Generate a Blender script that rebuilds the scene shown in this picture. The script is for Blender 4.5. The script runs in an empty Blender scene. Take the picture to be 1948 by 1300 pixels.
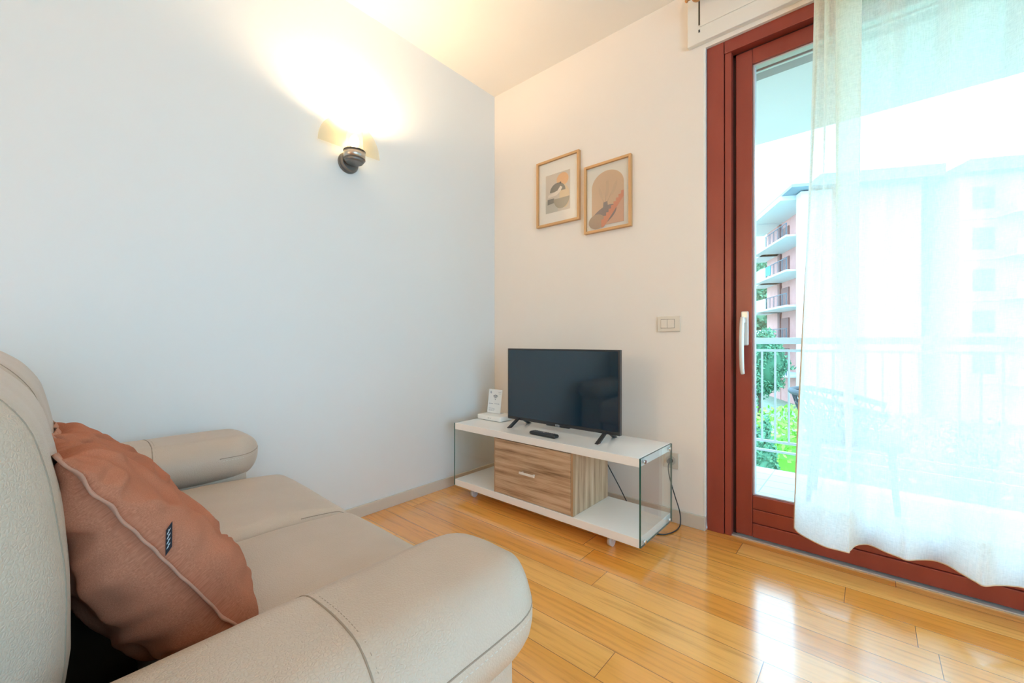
import bpy, bmesh, math, random
from mathutils import Vector, Matrix, noise
from mathutils.bvhtree import BVHTree

random.seed(7)
S = bpy.context.scene
COL = S.collection
PI = math.pi

# ---------------------------------------------------------------- camera, sky, exposure
YAW = math.radians(41.1)
CAM = Vector((2.052, -2.161, 0.934))
cd = bpy.data.cameras.new('camera'); cam = bpy.data.objects.new('camera', cd); COL.objects.link(cam)
cd.sensor_width = 36.0; cd.lens = 784.0 / 1948 * 36; cd.clip_start = 0.02; cd.clip_end = 500
cam.location = CAM; cam.rotation_euler = (PI / 2, 0, YAW)
S.camera = cam
S.view_settings.view_transform = 'Standard'; S.view_settings.look = 'None'
S.view_settings.exposure = 0.58; S.view_settings.gamma = 1.0; S.view_settings.use_curve_mapping = False
S.cycles.use_denoising = True
S.cycles.max_bounces = 14; S.cycles.diffuse_bounces = 8; S.cycles.transparent_max_bounces = 24
S.cycles.sample_clamp_indirect = 6.0
S.cycles.caustics_reflective = False; S.cycles.caustics_refractive = False

SKY = (0.405, 0.735, 1.0); SKY_L = 5.05
w = bpy.data.worlds.new('sky'); S.world = w; w.use_nodes = True
bg = w.node_tree.nodes['Background']; bg.inputs[0].default_value = (*SKY, 1); bg.inputs[1].default_value = SKY_L

# daylight portal in the door opening (only guides the sampling of the sky)
pl = bpy.data.lights.new('door_portal', 'AREA'); pl.shape = 'RECTANGLE'; pl.size = 2.6; pl.size_y = 2.3
pl.cycles.is_portal = True
po = bpy.data.objects.new('door_portal', pl); COL.objects.link(po)
po.location = (2.9, 0.16, 1.2); po.rotation_euler = (-PI / 2, 0, 0)

pl2 = bpy.data.lights.new('window_portal', 'AREA'); pl2.shape = 'RECTANGLE'; pl2.size = 2.2; pl2.size_y = 2.6
pl2.cycles.is_portal = True
po2 = bpy.data.objects.new('window_portal', pl2); COL.objects.link(po2)
po2.location = (4.70, -2.6, 1.3); po2.rotation_euler = (0, PI / 2, 0)

# ---------------------------------------------------------------- helpers
def mat(name, col=(.8, .8, .8), rough=.5, metal=0., spec=.5, **kw):
    m = bpy.data.materials.new(name); m.use_nodes = True
    b = m.node_tree.nodes['Principled BSDF']
    b.inputs['Base Color'].default_value = (*col, 1); b.inputs['Roughness'].default_value = rough
    b.inputs['Metallic'].default_value = metal; b.inputs['Specular IOR Level'].default_value = spec
    for k, v in kw.items(): b.inputs[k.replace('_', ' ')].default_value = v
    return m
def N(m, t, **props):
    n = m.node_tree.nodes.new(t)
    for k, v in props.items(): setattr(n, k, v)
    return n
def L(m, a, b): m.node_tree.links.new(a, b)
def bs(m): return m.node_tree.nodes['Principled BSDF']
def coords(m, scale=(1, 1, 1), loc=(0, 0, 0), kind='Object'):
    tc = N(m, 'ShaderNodeTexCoord'); mp = N(m, 'ShaderNodeMapping')
    mp.inputs['Scale'].default_value = scale; mp.inputs['Location'].default_value = loc
    L(m, tc.outputs[kind], mp.inputs[0]); return mp.outputs[0]
def bump(m, height, strength=.2, dist=.002):
    b = N(m, 'ShaderNodeBump'); b.inputs['Strength'].default_value = strength; b.inputs['Distance'].default_value = dist
    L(m, height, b.inputs['Height']); L(m, b.outputs[0], bs(m).inputs['Normal']); return b
def ramp(m, fac, stops):
    r = N(m, 'ShaderNodeValToRGB'); e = r.color_ramp.elements
    while len(e) < len(stops): e.new(.5)
    for i, (p, c) in enumerate(stops): e[i].position = p; e[i].color = (*c, 1)
    L(m, fac, r.inputs[0]); return r.outputs[0]
def noise_tex(m, vec, scale, detail=4, rough=.5):
    n = N(m, 'ShaderNodeTexNoise'); n.inputs['Scale'].default_value = scale; n.inputs['Detail'].default_value = detail
    n.inputs['Roughness'].default_value = rough; L(m, vec, n.inputs['Vector']); return n.outputs['Fac']

def link(name, me, parent=None, kind=None, label=None):
    o = bpy.data.objects.new(name, me); COL.objects.link(o)
    if parent is not None:
        o.parent = parent
        o.matrix_parent_inverse = world(parent).inverted()
    if kind: o['kind'] = kind
    if label: o['label'] = label
    return o
def world(o):
    m = Matrix.LocRotScale(o.location, o.rotation_euler, o.scale)
    if o.parent: return world(o.parent) @ o.matrix_parent_inverse @ m
    return m
def tag(o, label, cat, group=None):
    o['label'] = label; o['category'] = cat
    if group: o['group'] = group
    return o
def thing(name, label, cat, loc=(0, 0, 0), group=None):
    o = bpy.data.objects.new(name, None); COL.objects.link(o); o.location = loc; o.empty_display_size = .05
    return tag(o, label, cat, group)

class MB:
    """collects shapes of one part and links them as one mesh object"""
    def __init__(s): s.bm = bmesh.new(); s.mats = []
    def mi(s, m):
        if m not in s.mats: s.mats.append(m)
        return s.mats.index(m)
    def box(s, a, b, m=None, bev=0., rot=None):
        a = Vector(a); b = Vector(b); c = (a + b) / 2; d = b - a
        M = Matrix.Translation(c)
        if rot is not None: M = M @ rot.to_4x4()
        M = M @ Matrix.Diagonal((*d, 1))
        r = bmesh.ops.create_cube(s.bm, size=1, matrix=M)
        vs = r['verts']; fs = list({f for v in vs for f in v.link_faces}); es = list({e for v in vs for e in v.link_edges})
        if m is not None:
            for f in fs: f.material_index = s.mi(m)
        if bev: bmesh.ops.bevel(s.bm, geom=es, offset=bev, segments=2, affect='EDGES', profile=.5, clamp_overlap=True)
        return s
    def cyl(s, p0, p1, r0, r1=None, seg=24, m=None, caps=True):
        p0 = Vector(p0); p1 = Vector(p1); d = p1 - p0; r1 = r0 if r1 is None else r1
        M = Matrix.Translation((p0 + p1) / 2) @ d.to_track_quat('Z', 'Y').to_matrix().to_4x4()
        r = bmesh.ops.create_cone(s.bm, cap_ends=caps, segments=seg, radius1=r0, radius2=r1, depth=d.length, matrix=M)
        fs = {f for v in r['verts'] for f in v.link_faces}
        for f in fs:
            f.smooth = len(f.verts) == 4
            if m is not None: f.material_index = s.mi(m)
        return s
    def ball(s, c, r, scale=(1, 1, 1), seg=16, m=None):
        M = Matrix.Translation(c) @ Matrix.Diagonal((*scale, 1))
        q = bmesh.ops.create_uvsphere(s.bm, u_segments=seg, v_segments=seg // 2 + 2, radius=r, matrix=M)
        for f in {f for v in q['verts'] for f in v.link_faces}:
            f.smooth = True
            if m is not None: f.material_index = s.mi(m)
        return s
    def tube(s, pts, r, seg=8, m=None, closed=False):
        pts = [Vector(p) for p in pts]; n = len(pts); rings = []
        up = None
        for i, p in enumerate(pts):
            if closed: t = (pts[(i + 1) % n] - pts[i - 1])
            else: t = pts[min(i + 1, n - 1)] - pts[max(i - 1, 0)]
            t.normalize()
            if up is None: up = t.orthogonal().normalized()
            up = (up - t * up.dot(t)).normalized(); sd = t.cross(up)
            rr = r[i] if isinstance(r, (list, tuple)) else r
            rings.append([s.bm.verts.new(p + (up * math.cos(2 * PI * k / seg) + sd * math.sin(2 * PI * k / seg)) * rr) for k in range(seg)])
        rng = range(n) if closed else range(n - 1)
        for i in rng:
            a, b = rings[i], rings[(i + 1) % n]
            for k in range(seg):
                f = s.bm.faces.new((a[k], a[(k + 1) % seg], b[(k + 1) % seg], b[k])); f.smooth = True
                if m is not None: f.material_index = s.mi(m)
        if not closed:
            s.bm.faces.new(rings[0][::-1]); s.bm.faces.new(rings[-1])
        return s
    def poly(s, pts, m=None, thick=None):
        vs = [s.bm.verts.new(Vector(p)) for p in pts]; f = s.bm.faces.new(vs)
        if m is not None: f.material_index = s.mi(m)
        if thick is not None:
            r = bmesh.ops.extrude_face_region(s.bm, geom=[f])
            bmesh.ops.translate(s.bm, vec=Vector(thick), verts=[v for v in r['geom'] if isinstance(v, bmesh.types.BMVert)])
        return s
    def grid(s, fn, nu, nv, m=None, smooth=True):
        vs = [[s.bm.verts.new(fn(i / nu, j / nv)) for j in range(nv + 1)] for i in range(nu + 1)]
        for i in range(nu):
            for j in range(nv):
                f = s.bm.faces.new((vs[i][j], vs[i + 1][j], vs[i + 1][j + 1], vs[i][j + 1])); f.smooth = smooth
                if m is not None: f.material_index = s.mi(m)
        return s
    def build(s, name, m, parent=None, label=None, kind=None, merge=0):
        if merge: bmesh.ops.remove_doubles(s.bm, verts=s.bm.verts, dist=merge)
        bmesh.ops.recalc_face_normals(s.bm, faces=s.bm.faces)
        me = bpy.data.meshes.new(name); s.bm.to_mesh(me); s.bm.free()
        if s.mats:
            for q in s.mats: me.materials.append(q)
        else: me.materials.append(m)
        return link(name, me, parent, kind, label)

def interp(pts, t):
    """Catmull-Rom through a list of points, t in 0..1"""
    n = len(pts) - 1; x = min(max(t, 0), .99999) * n; i = int(x); f = x - i
    p = [Vector(pts[min(max(k, 0), n)]) for k in (i - 1, i, i + 1, i + 2)]
    return .5 * ((2 * p[1]) + (p[2] - p[0]) * f + (2 * p[0] - 5 * p[1] + 4 * p[2] - p[3]) * f * f + (3 * p[1] - p[0] - 3 * p[2] + p[3]) * f ** 3)
def smooth_path(pts, n): return [interp(pts, i / (n - 1)) for i in range(n)]

# ---------------------------------------------------------------- materials
def wall_mat(name, col, sc=500):
    m = mat(name, col, .85, spec=.2)
    v = coords(m)
    big = noise_tex(m, v, 1.2, 5, .6)
    c = ramp(m, big, [(.3, tuple(x * .985 for x in col)), (.7, tuple(min(1, x * 1.01) for x in col))])
    L(m, c, bs(m).inputs['Base Color'])
    bump(m, noise_tex(m, v, sc / 5, 3), .06, .001)
    return m
WALL = wall_mat('daylight_blue_plaster', (.745, .775, .785))  # blue of the daylight on the left wall tinted into the paint
CEIL = wall_mat('ceiling_paint', (.84, .81, .76))
BASE = mat('baseboard_paint', (.62, .57, .49), .5)
BOXW = mat('shutter_box_paint', (.78, .76, .71), .45)

def floor_mat():
    m = mat('oak_parquet', rough=.25)
    tc = N(m, 'ShaderNodeTexCoord'); sep = N(m, 'ShaderNodeSeparateXYZ'); L(m, tc.outputs['Object'], sep.inputs[0])
    def mt(op, a, b=None, c=None):
        n = N(m, 'ShaderNodeMath', operation=op)
        for i, q in enumerate((a, b, c)):
            if q is None: continue
            if isinstance(q, (int, float)): n.inputs[i].default_value = q
            else: L(m, q, n.inputs[i])
        return n.outputs[0]
    W = .125; LEN = 1.15
    yy = mt('DIVIDE', mt('ADD', sep.outputs['Y'], .023), W); row = mt('FLOOR', yy); fy = mt('FRACT', yy)
    wn = N(m, 'ShaderNodeTexWhiteNoise', noise_dimensions='1D'); L(m, row, wn.inputs['W'])
    xx = mt('ADD', mt('DIVIDE', sep.outputs['X'], LEN), mt('MULTIPLY', wn.outputs['Value'], 3.7)); colm = mt('FLOOR', xx); fx = mt('FRACT', xx)
    cb = N(m, 'ShaderNodeCombineXYZ'); L(m, row, cb.inputs[0]); L(m, colm, cb.inputs[1])
    wn2 = N(m, 'ShaderNodeTexWhiteNoise', noise_dimensions='2D'); L(m, cb.outputs[0], wn2.inputs['Vector'])
    rnd = wn2.outputs['Value']
    # grain stretched along the plank, shifted per plank
    cb2 = N(m, 'ShaderNodeCombineXYZ')
    L(m, mt('ADD', mt('MULTIPLY', sep.outputs['X'], 2.2), mt('MULTIPLY', rnd, 37)), cb2.inputs[0])
    L(m, mt('MULTIPLY', sep.outputs['Y'], 38), cb2.inputs[1]); L(m, rnd, cb2.inputs[2])
    g = noise_tex(m, cb2.outputs[0], 1.6, 8, .62)
    base = ramp(m, rnd, [(0, (.84, .335, .050)), (.4, (.90, .39, .070)), (.75, (.95, .45, .10)), (1, (.97, .52, .15))])
    gc = ramp(m, g, [(.28, (.62, .55, .46)), (.5, (.97, .96, .95)), (.75, (1.06, 1.05, 1.03))])
    mx = N(m, 'ShaderNodeMix', data_type='RGBA', blend_type='MULTIPLY'); mx.inputs[0].default_value = .8
    L(m, base, mx.inputs[6]); L(m, gc, mx.inputs[7])
    # joints
    dy = mt('MULTIPLY', mt('MINIMUM', fy, mt('SUBTRACT', 1, fy)), W)
    dx = mt('MULTIPLY', mt('MINIMUM', fx, mt('SUBTRACT', 1, fx)), LEN)
    d = mt('MINIMUM', dx, dy); gap = mt('LESS_THAN', d, .0009)
    mx2 = N(m, 'ShaderNodeMix', data_type='RGBA'); L(m, gap, mx2.inputs[0]); L(m, mx.outputs[2], mx2.inputs[6])
    mx2.inputs[7].default_value = (.17, .075, .025, 1)
    L(m, mx2.outputs[2], bs(m).inputs['Base Color'])
    ro = mt('MULTIPLY_ADD', g, .14, .10); L(m, ro, bs(m).inputs['Roughness'])
    h = mt('ADD', mt('MULTIPLY', mt('MINIMUM', d, .002), 300), mt('MULTIPLY', g, .12))
    bump(m, h, .25, .0008)
    bs(m).inputs['Specular IOR Level'].default_value = .4
    bs(m).inputs['Coat Weight'].default_value = 1.0; bs(m).inputs['Coat Roughness'].default_value = .16; bs(m).inputs['Coat IOR'].default_value = 1.75
    return m
FLOOR = floor_mat()

def leather_mat():
    m = mat('greige_leather', (.44, .37, .30), .36, spec=.5)
    v = coords(m)
    vo = N(m, 'ShaderNodeTexVoronoi', feature='DISTANCE_TO_EDGE'); vo.inputs['Scale'].default_value = 235
    wv = N(m, 'ShaderNodeVectorMath', operation='ADD'); L(m, v, wv.inputs[0])
    nn = N(m, 'ShaderNodeTexNoise'); nn.inputs['Scale'].default_value = 90; L(m, v, nn.inputs['Vector'])
    sc = N(m, 'ShaderNodeVectorMath', operation='SCALE'); sc.inputs['Scale'].default_value = .003; L(m, nn.outputs['Color'], sc.inputs[0])
    L(m, sc.outputs[0], wv.inputs[1]); L(m, wv.outputs[0], vo.inputs['Vector'])
    r = N(m, 'ShaderNodeMapRange'); r.inputs['From Max'].default_value = .22; L(m, vo.outputs['Distance'], r.inputs[0])
    bump(m, r.outputs[0], .36, .0011)
    big = noise_tex(m, v, 5, 3)
    c = ramp(m, big, [(.3, (.50, .40, .315)), (.7, (.56, .45, .36))])
    L(m, c, bs(m).inputs['Base Color'])
    return m
LEATHER = leather_mat()
SEAM = mat('leather_seam', (.30, .23, .17), .6)
THREAD = mat('pale_thread', (.62, .58, .52), .7)
GAPSHADE = mat('gap_shade_black', (.02, .018, .016), .95)
BLACKP = mat('black_plastic', (.018, .018, .02), .35)

def linen_mat():
    m = mat('terracotta_linen', (.33, .14, .09), .95, spec=.1)
    va = coords(m, (700, 180, 1), kind='UV'); vb = coords(m, (180, 700, 1), kind='UV')
    w1 = noise_tex(m, va, 1, 3); w2 = noise_tex(m, vb, 1, 3)
    a = N(m, 'ShaderNodeMath', operation='MULTIPLY'); L(m, w1, a.inputs[0]); L(m, w2, a.inputs[1])
    c = ramp(m, a.outputs[0], [(.08, (.33, .115, .062)), (.45, (.54, .21, .125))])
    L(m, c, bs(m).inputs['Base Color'])
    bump(m, a.outputs[0], .3, .0008)
    return m
LINEN = linen_mat()
LINEN_EDGE = mat('terracotta_seam', (.48, .24, .165), .9, spec=.1)

def oak_mat(name, vert=False):
    m = mat(name, rough=.45)
    v = coords(m, (2.0, 10, 34) if not vert else (26, 30, 1.6))
    n1 = noise_tex(m, v, 1.0, 8, .6)
    v2 = coords(m, (7, 30, 200) if not vert else (100, 100, 5))
    n2 = noise_tex(m, v2, 1.0, 4, .6)
    a = N(m, 'ShaderNodeMath', operation='MULTIPLY_ADD'); L(m, n2, a.inputs[0]); a.inputs[1].default_value = .3; L(m, n1, a.inputs[2])
    c = ramp(m, a.outputs[0], [(.46, (.22, .13, .07)), (.58, (.42, .275, .165)), (.70, (.56, .40, .26)), (.86, (.64, .49, .35))])
    L(m, c, bs(m).inputs['Base Color']); bump(m, a.outputs[0], .12, .001)
    return m
OAK = oak_mat('sawn_oak'); OAKV = oak_mat('sawn_oak_upright', True)
LACQ = mat('white_lacquer', (.88, .87, .85), .12, spec=.6)
WHITEP = mat('white_plastic', (.80, .79, .76), .35)
CHROME = mat('chrome', (.78, .78, .78), .15, 1.)
ALU = mat('brushed_aluminium', (.58, .56, .52), .4, .6)

def glass_mat(name, tint=(.97, .99, .98), rough=.02, fac=1.):
    m = bpy.data.materials.new(name); m.use_nodes = True; nt = m.node_tree; nt.nodes.remove(nt.nodes['Principled BSDF'])
    out = nt.nodes['Material Output']
    t = N(m, 'ShaderNodeBsdfTransparent'); t.inputs[0].default_value = (*tint, 1)
    g = N(m, 'ShaderNodeBsdfGlossy'); g.inputs['Roughness'].default_value = rough; g.inputs[0].default_value = (1, 1, 1, 1)
    lw = N(m, 'ShaderNodeLayerWeight'); lw.inputs[0].default_value = .5
    p5 = N(m, 'ShaderNodeMath', operation='POWER'); p5.inputs[1].default_value = 5; L(m, lw.outputs['Facing'], p5.inputs[0])
    mu = N(m, 'ShaderNodeMath', operation='MULTIPLY_ADD'); mu.inputs[1].default_value = .9 * fac; mu.inputs[2].default_value = .04 * fac; L(m, p5.outputs[0], mu.inputs[0])
    mx = N(m, 'ShaderNodeMixShader'); L(m, mu.outputs[0], mx.inputs[0]); L(m, t.outputs[0], mx.inputs[1]); L(m, g.outputs[0], mx.inputs[2])
    L(m, mx.outputs[0], out.inputs[0]); return m
GLASS = glass_mat('clear_glass'); PANE = glass_mat('window_glass', (.99, 1, 1), fac=.7)
GLASS_EDGE = mat('green_glass_edge', (.02, .10, .085), .1, spec=.8)

def red_mat():
    m = mat('red_lacquered_wood', (.40, .075, .045), .33, spec=.5)
    v = coords(m, (3, 3, 1))
    n = noise_tex(m, v, 4, 3)
    c = ramp(m, n, [(.3, (.265, .045, .030)), (.7, (.31, .056, .037))]); L(m, c, bs(m).inputs['Base Color'])
    return m
RED = red_mat(); GROOVE = mat('dark_groove', (.05, .012, .012), .7)
FRAMEW = mat('ash_frame', (.62, .36, .16), .5)
def paper(name, c): return mat(name, c, .8, spec=.2)
# ---------------------------------------------------------------- room shell
XR, YB, H = 4.6, -5.5, 2.70
def struct(name, mb, m, parent=None): return mb.build(name, m, parent, kind='structure' if parent is None else None)
struct('floor', MB().box((-.2, YB - .2, -.15), (XR + .2, .03, 0)), FLOOR)
struct('ceiling', MB().box((-.2, YB - .2, H), (XR + .2, .30, H + .2)), CEIL)
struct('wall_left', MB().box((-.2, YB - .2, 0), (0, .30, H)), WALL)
DX0, DX1, DZ = 1.437, 4.28, 2.385
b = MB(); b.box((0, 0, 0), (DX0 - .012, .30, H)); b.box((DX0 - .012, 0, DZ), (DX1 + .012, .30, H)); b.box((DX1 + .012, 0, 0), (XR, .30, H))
struct('wall_back', b, wall_mat('lamp_warmed_plaster', (.82, .77, .715)))  # warm lamp light on this wall put into its paint colour
b = MB(); b.box((XR, YB - .2, 0), (XR + .2, -3.9, H)); b.box((XR, -1.3, 0), (XR + .2, .30, H)); b.box((XR, -3.9, 2.4), (XR + .2, -1.3, H)); b.box((XR, -3.9, 0), (XR + .2, -1.3, .2))
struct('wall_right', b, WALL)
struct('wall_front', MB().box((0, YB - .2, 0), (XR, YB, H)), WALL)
struct('baseboard_left', MB().box((0, YB, 0), (.012, 0, .062), bev=.002), BASE)
b = MB().box((.012, -.012, 0), (DX0 - .008, 0, .068), bev=.002); b.box((DX0 - .014, -.012, 0), (DX0 - .002, .02, .068), bev=.002)
struct('baseboard_back', b, BASE)
# plastered corner bead beside the door frame
struct('trim_1', MB().box((DX0 - .013, -.001, .068), (DX0 - .002, .03, DZ), bev=.002), mat('corner_bead_paint', (.80, .82, .80), .5))
# roller shutter box above the door, a framed panel with a slotted lid
b = MB(); x0, x1, zb = 1.357, 4.36, 2.405
b.box((x0, -.028, zb), (x1, 0, H), bev=.003)
sb = struct('trim_2', b, BOXW)
b = MB(); b.box((1.418, -.034, 2.478), (4.30, -.028, H - .002), bev=.002); b.build('box_lid', BOXW, sb)
b = MB(); b.box((1.410, -.0292, 2.49), (1.4165, -.0278, H - .002)); b.box((1.410, -.0292, 2.455), (1.4165, -.0278, 2.468))
b.build('slot', mat('dark_slot', (.05, .045, .04), .9), sb, label='dark slot beside the shutter box lid')
struct('trim_3', MB().box((1.50, .03, -.02), (DX1, .075, .006), bev=.002), ALU)     # aluminium floor track

# ---------------------------------------------------------------- sliding glass door
door = bpy.data.objects.new('door_1', None); COL.objects.link(door); door.location = (DX0, .02, 0); door['kind'] = 'structure'
b = MB()
b.box((DX0, .015, 0), (1.513, .12, DZ), bev=.002)            # wide left jamb
b.box((1.516, .022, .0), (1.545, .12, DZ), bev=.002)
b.box((DX1 - .076, .015, 0), (DX1, .12, DZ), bev=.002)
b.box((1.516, .015, 2.325), (DX1 - .07, .12, DZ), bev=.002)  # head
b.build('door_frame', RED, door)
b = MB(); b.box((1.513, .03, 0), (1.516, .1, DZ)); b.box((1.545, .06, 0.006), (1.56, .1, 2.33)); b.box((1.545, .06, 2.312), (DX1 - .08, .1, 2.328))
b.build('gap_seal', GROOVE, door)
def leaf(xa, xb, y, handle):
    lf = MB()
    lf.box((xa, y, .012), (xa + .070, y + .06, 2.315), bev=.003)
    lf.box((xb - .078, y, .012), (xb, y + .06, 2.315), bev=.003)
    lf.box((xa + .0705, y, 2.245), (xb - .0785, y + .06, 2.315), bev=.002)
    lf.box((xa + .071, y + .001, .145), (xb - .079, y + .06, .207), bev=.003)
    lf.box((xa + .071, y + .001, .079), (xb - .079, y + .06, .143), bev=.003)
    lf.box((xa + .071, y - .004, .012), (xb - .079, y + .06, .077), bev=.003)
    lo = lf.build('door_leaf', RED, door)
    g = MB().box((xa + .076, y + .026, .208), (xb - .084, y + .034, 2.244)); g.build('glass_pane', PANE, lo)
    g = MB()
    for (p, q) in (((xa + .0705, y + .012, .207), (xa + .078, y + .05, 2.245)), ((xb - .086, y + .012, .207), (xb - .0785, y + .05, 2.245)),
                   ((xa + .078, y + .012, .2075), (xb - .086, y + .05, .214)), ((xa + .078, y + .012, 2.238), (xb - .086, y + .05, 2.2448))):
        g.box(p, q, bev=.001)
    g.build('glazing_bead', mat('pale_glazing_bead', (.62, .60, .66), .3), lo, label='pale rubber and metal bead around the glass')
    if handle:
        hx = xa + .037
        h = MB()
        h.box((hx - .013, y - .012, .915), (hx + .019, y - .0005, 1.078), bev=.0055)
        h.box((hx - .008, y - .042, 1.020), (hx + .008, y - .011, 1.040), bev=.004)
        path = [(hx, y - .040, 1.048), (hx - .001, y - .046, 1.02), (hx - .002, y - .050, .95), (hx - .002, y - .050, .87), (hx - .001, y - .046, .81), (hx + .001, y - .040, .782)]
        h.tube(smooth_path(path, 24), [.0085 + .002 * math.sin(PI * i / 23) for i in range(24)], 12)
        h.build('door_handle', mat('satin_white_metal', (.74, .73, .70), .25, .2), lo, label='pale satin lever handle')
leaf(1.558, 2.93, .05, True)
leaf(2.86, DX1 - .08, .113, False)
# rolled shutter end and lintel outside the glass
b = MB()
for i in range(4): b.box((1.50, .176, 2.292 + i * .021), (DX1, .186, 2.309 + i * .021), bev=.003)
b.box((1.50, .172, 2.268), (DX1, .190, 2.288), bev=.003)
b.build('shutter_curtain', mat('shutter_slats', (.72, .73, .76), .4), door, label='grey roller shutter slats showing above the glass')
struct('trim_4', MB().box((DX0, .23, 2.292), (DX1, .30, 2.40), bev=.003), mat('lintel_paint', (.42, .36, .38), .8))

# unseen window added in the right wall for blue daylight across the room
wn_ = bpy.data.objects.new('added_window_1', None); COL.objects.link(wn_); wn_.location = (XR, -2.6, .2); wn_['kind'] = 'structure'
b = MB(); b.box((XR + .06, -3.9, .2), (XR + .12, -3.82, 2.4), bev=.003); b.box((XR + .06, -1.38, .2), (XR + .12, -1.3, 2.4), bev=.003); b.box((XR + .06, -2.64, .2), (XR + .12, -2.56, 2.4), bev=.003)
b.box((XR + .06, -3.82, 2.32), (XR + .12, -1.38, 2.4), bev=.003); b.box((XR + .06, -3.82, .2), (XR + .12, -1.38, .28), bev=.003); b.build('window_frame', RED, wn_)
for y0, y1 in ((-3.82, -2.64), (-2.56, -1.38)): MB().box((XR + .085, y0, .28), (XR + .093, y1, 2.32)).build('pane', PANE, wn_)

# ---------------------------------------------------------------- soft shapes
def rbox(x0, x1, y0, y1, z0, z1, r, n=28, puff=(0, 0, 0), wr=0., wsc=6, seed=0, sq=1.0, shape=None):
    """rounded box as a bmesh; r = corner radius, puff = outward swell on +x/+y/+z faces"""
    c = Vector(((x0 + x1) / 2, (y0 + y1) / 2, (z0 + z1) / 2)); h = Vector(((x1 - x0) / 2, (y1 - y0) / 2, (z1 - z0) / 2))
    r = min(r, min(h) * .999)
    bm = bmesh.new(); bmesh.ops.create_cube(bm, size=2)
    bmesh.ops.subdivide_edges(bm, edges=bm.edges, cuts=n, use_grid_fill=True)
    for v in bm.verts:
        q = Vector([math.copysign(1 - (1 - abs(t)) ** 1.35, t) * hh for t, hh in zip(v.co, h)])
        inner = Vector([max(-hh + r, min(hh - r, t)) for t, hh in zip(q, h)])
        d = q - inner
        if d.length > 1e-9:
            # L-p style push to the radius
            p = inner + d.normalized() * r
        else: p = q
        u = [p[i] / h[i] for i in range(3)]
        for a in range(3):
            if puff[a]:
                o1, o2 = (a + 1) % 3, (a + 2) % 3
                p[a] += math.copysign(1, u[a]) * abs(u[a]) * puff[a] * max(0, 1 - u[o1] ** 2) ** .6 * max(0, 1 - u[o2] ** 2) ** .6
        p = p + c
        if shape: p = shape(p)
        if wr:
            nv = noise.fractal(Vector((p.x * wsc + seed, p.y * wsc, p.z * wsc)), 1., 2., 3)
            p += (v.co.normalized()) * nv * wr
        v.co = p
    for f in bm.faces: f.smooth = True
    return bm
def bm_obj(name, bm, m, parent=None, label=None, keep=False):
    me = bpy.data.meshes.new(name); bmesh.ops.recalc_face_normals(bm, faces=bm.faces); bm.to_mesh(me)
    tree = BVHTree.FromBMesh(bm) if keep else None
    bm.free(); me.materials.append(m)
    o = link(name, me, parent, label=label)
    return (o, tree) if keep else o
def project(tree, pts, dirs, off=.0):
    out = []
    for p, d in zip(pts, dirs):
        d = Vector(d).normalized(); loc, nrm, _, _ = tree.ray_cast(Vector(p), d)
        if loc is not None:
            if nrm.dot(d) > 0: nrm = -nrm
            out.append(loc + nrm * off)
    return out
def dashes(path, ln, gap, r, m, name, parent):
    b = MB(); acc = 0; segs = []
    cum = [0]
    for i in range(1, len(path)): cum.append(cum[-1] + (path[i] - path[i - 1]).length)
    def at(s):
        for i in range(1, len(cum)):
            if cum[i] >= s:
                f = (s - cum[i - 1]) / max(1e-9, cum[i] - cum[i - 1]); return path[i - 1].lerp(path[i], f)
        return path[-1]
    s = 0
    while s + ln < cum[-1]:
        b.tube([at(s), at(s + ln / 2), at(s + ln)], r, 6); s += ln + gap
    return b.build(name, m, parent)

# ---------------------------------------------------------------- sofa
sofa = thing('sofa', 'greige leather two seat sofa with rolled arms along the left wall', 'sofa', (.865, -1.95, 0))
b = MB()
b.box((.34, -2.44, .07), (1.42, -1.60, .30), bev=.02)
b.build('base', LEATHER, sofa)
b = MB().box((.30, -2.27, .29), (1.43, -1.98, .335)); b.build('gap_shade', GAPSHADE, sofa, label='black sheet standing for the deep shade in the gap behind the seat')  # black sheet painted in for the deep shade behind the seat
bm = rbox(.05, 1.68, -2.50, -2.26, .07, .86, .06, 16); bm_obj('back_frame', bm, LEATHER, sofa)
for x in (.09, 1.56):
    for y in (-2.42, -1.72):
        MB().cyl((x + .03, y, 0), (x + .03, y, .075), .022, .03).build('leg', BLACKP, sofa)
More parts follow.
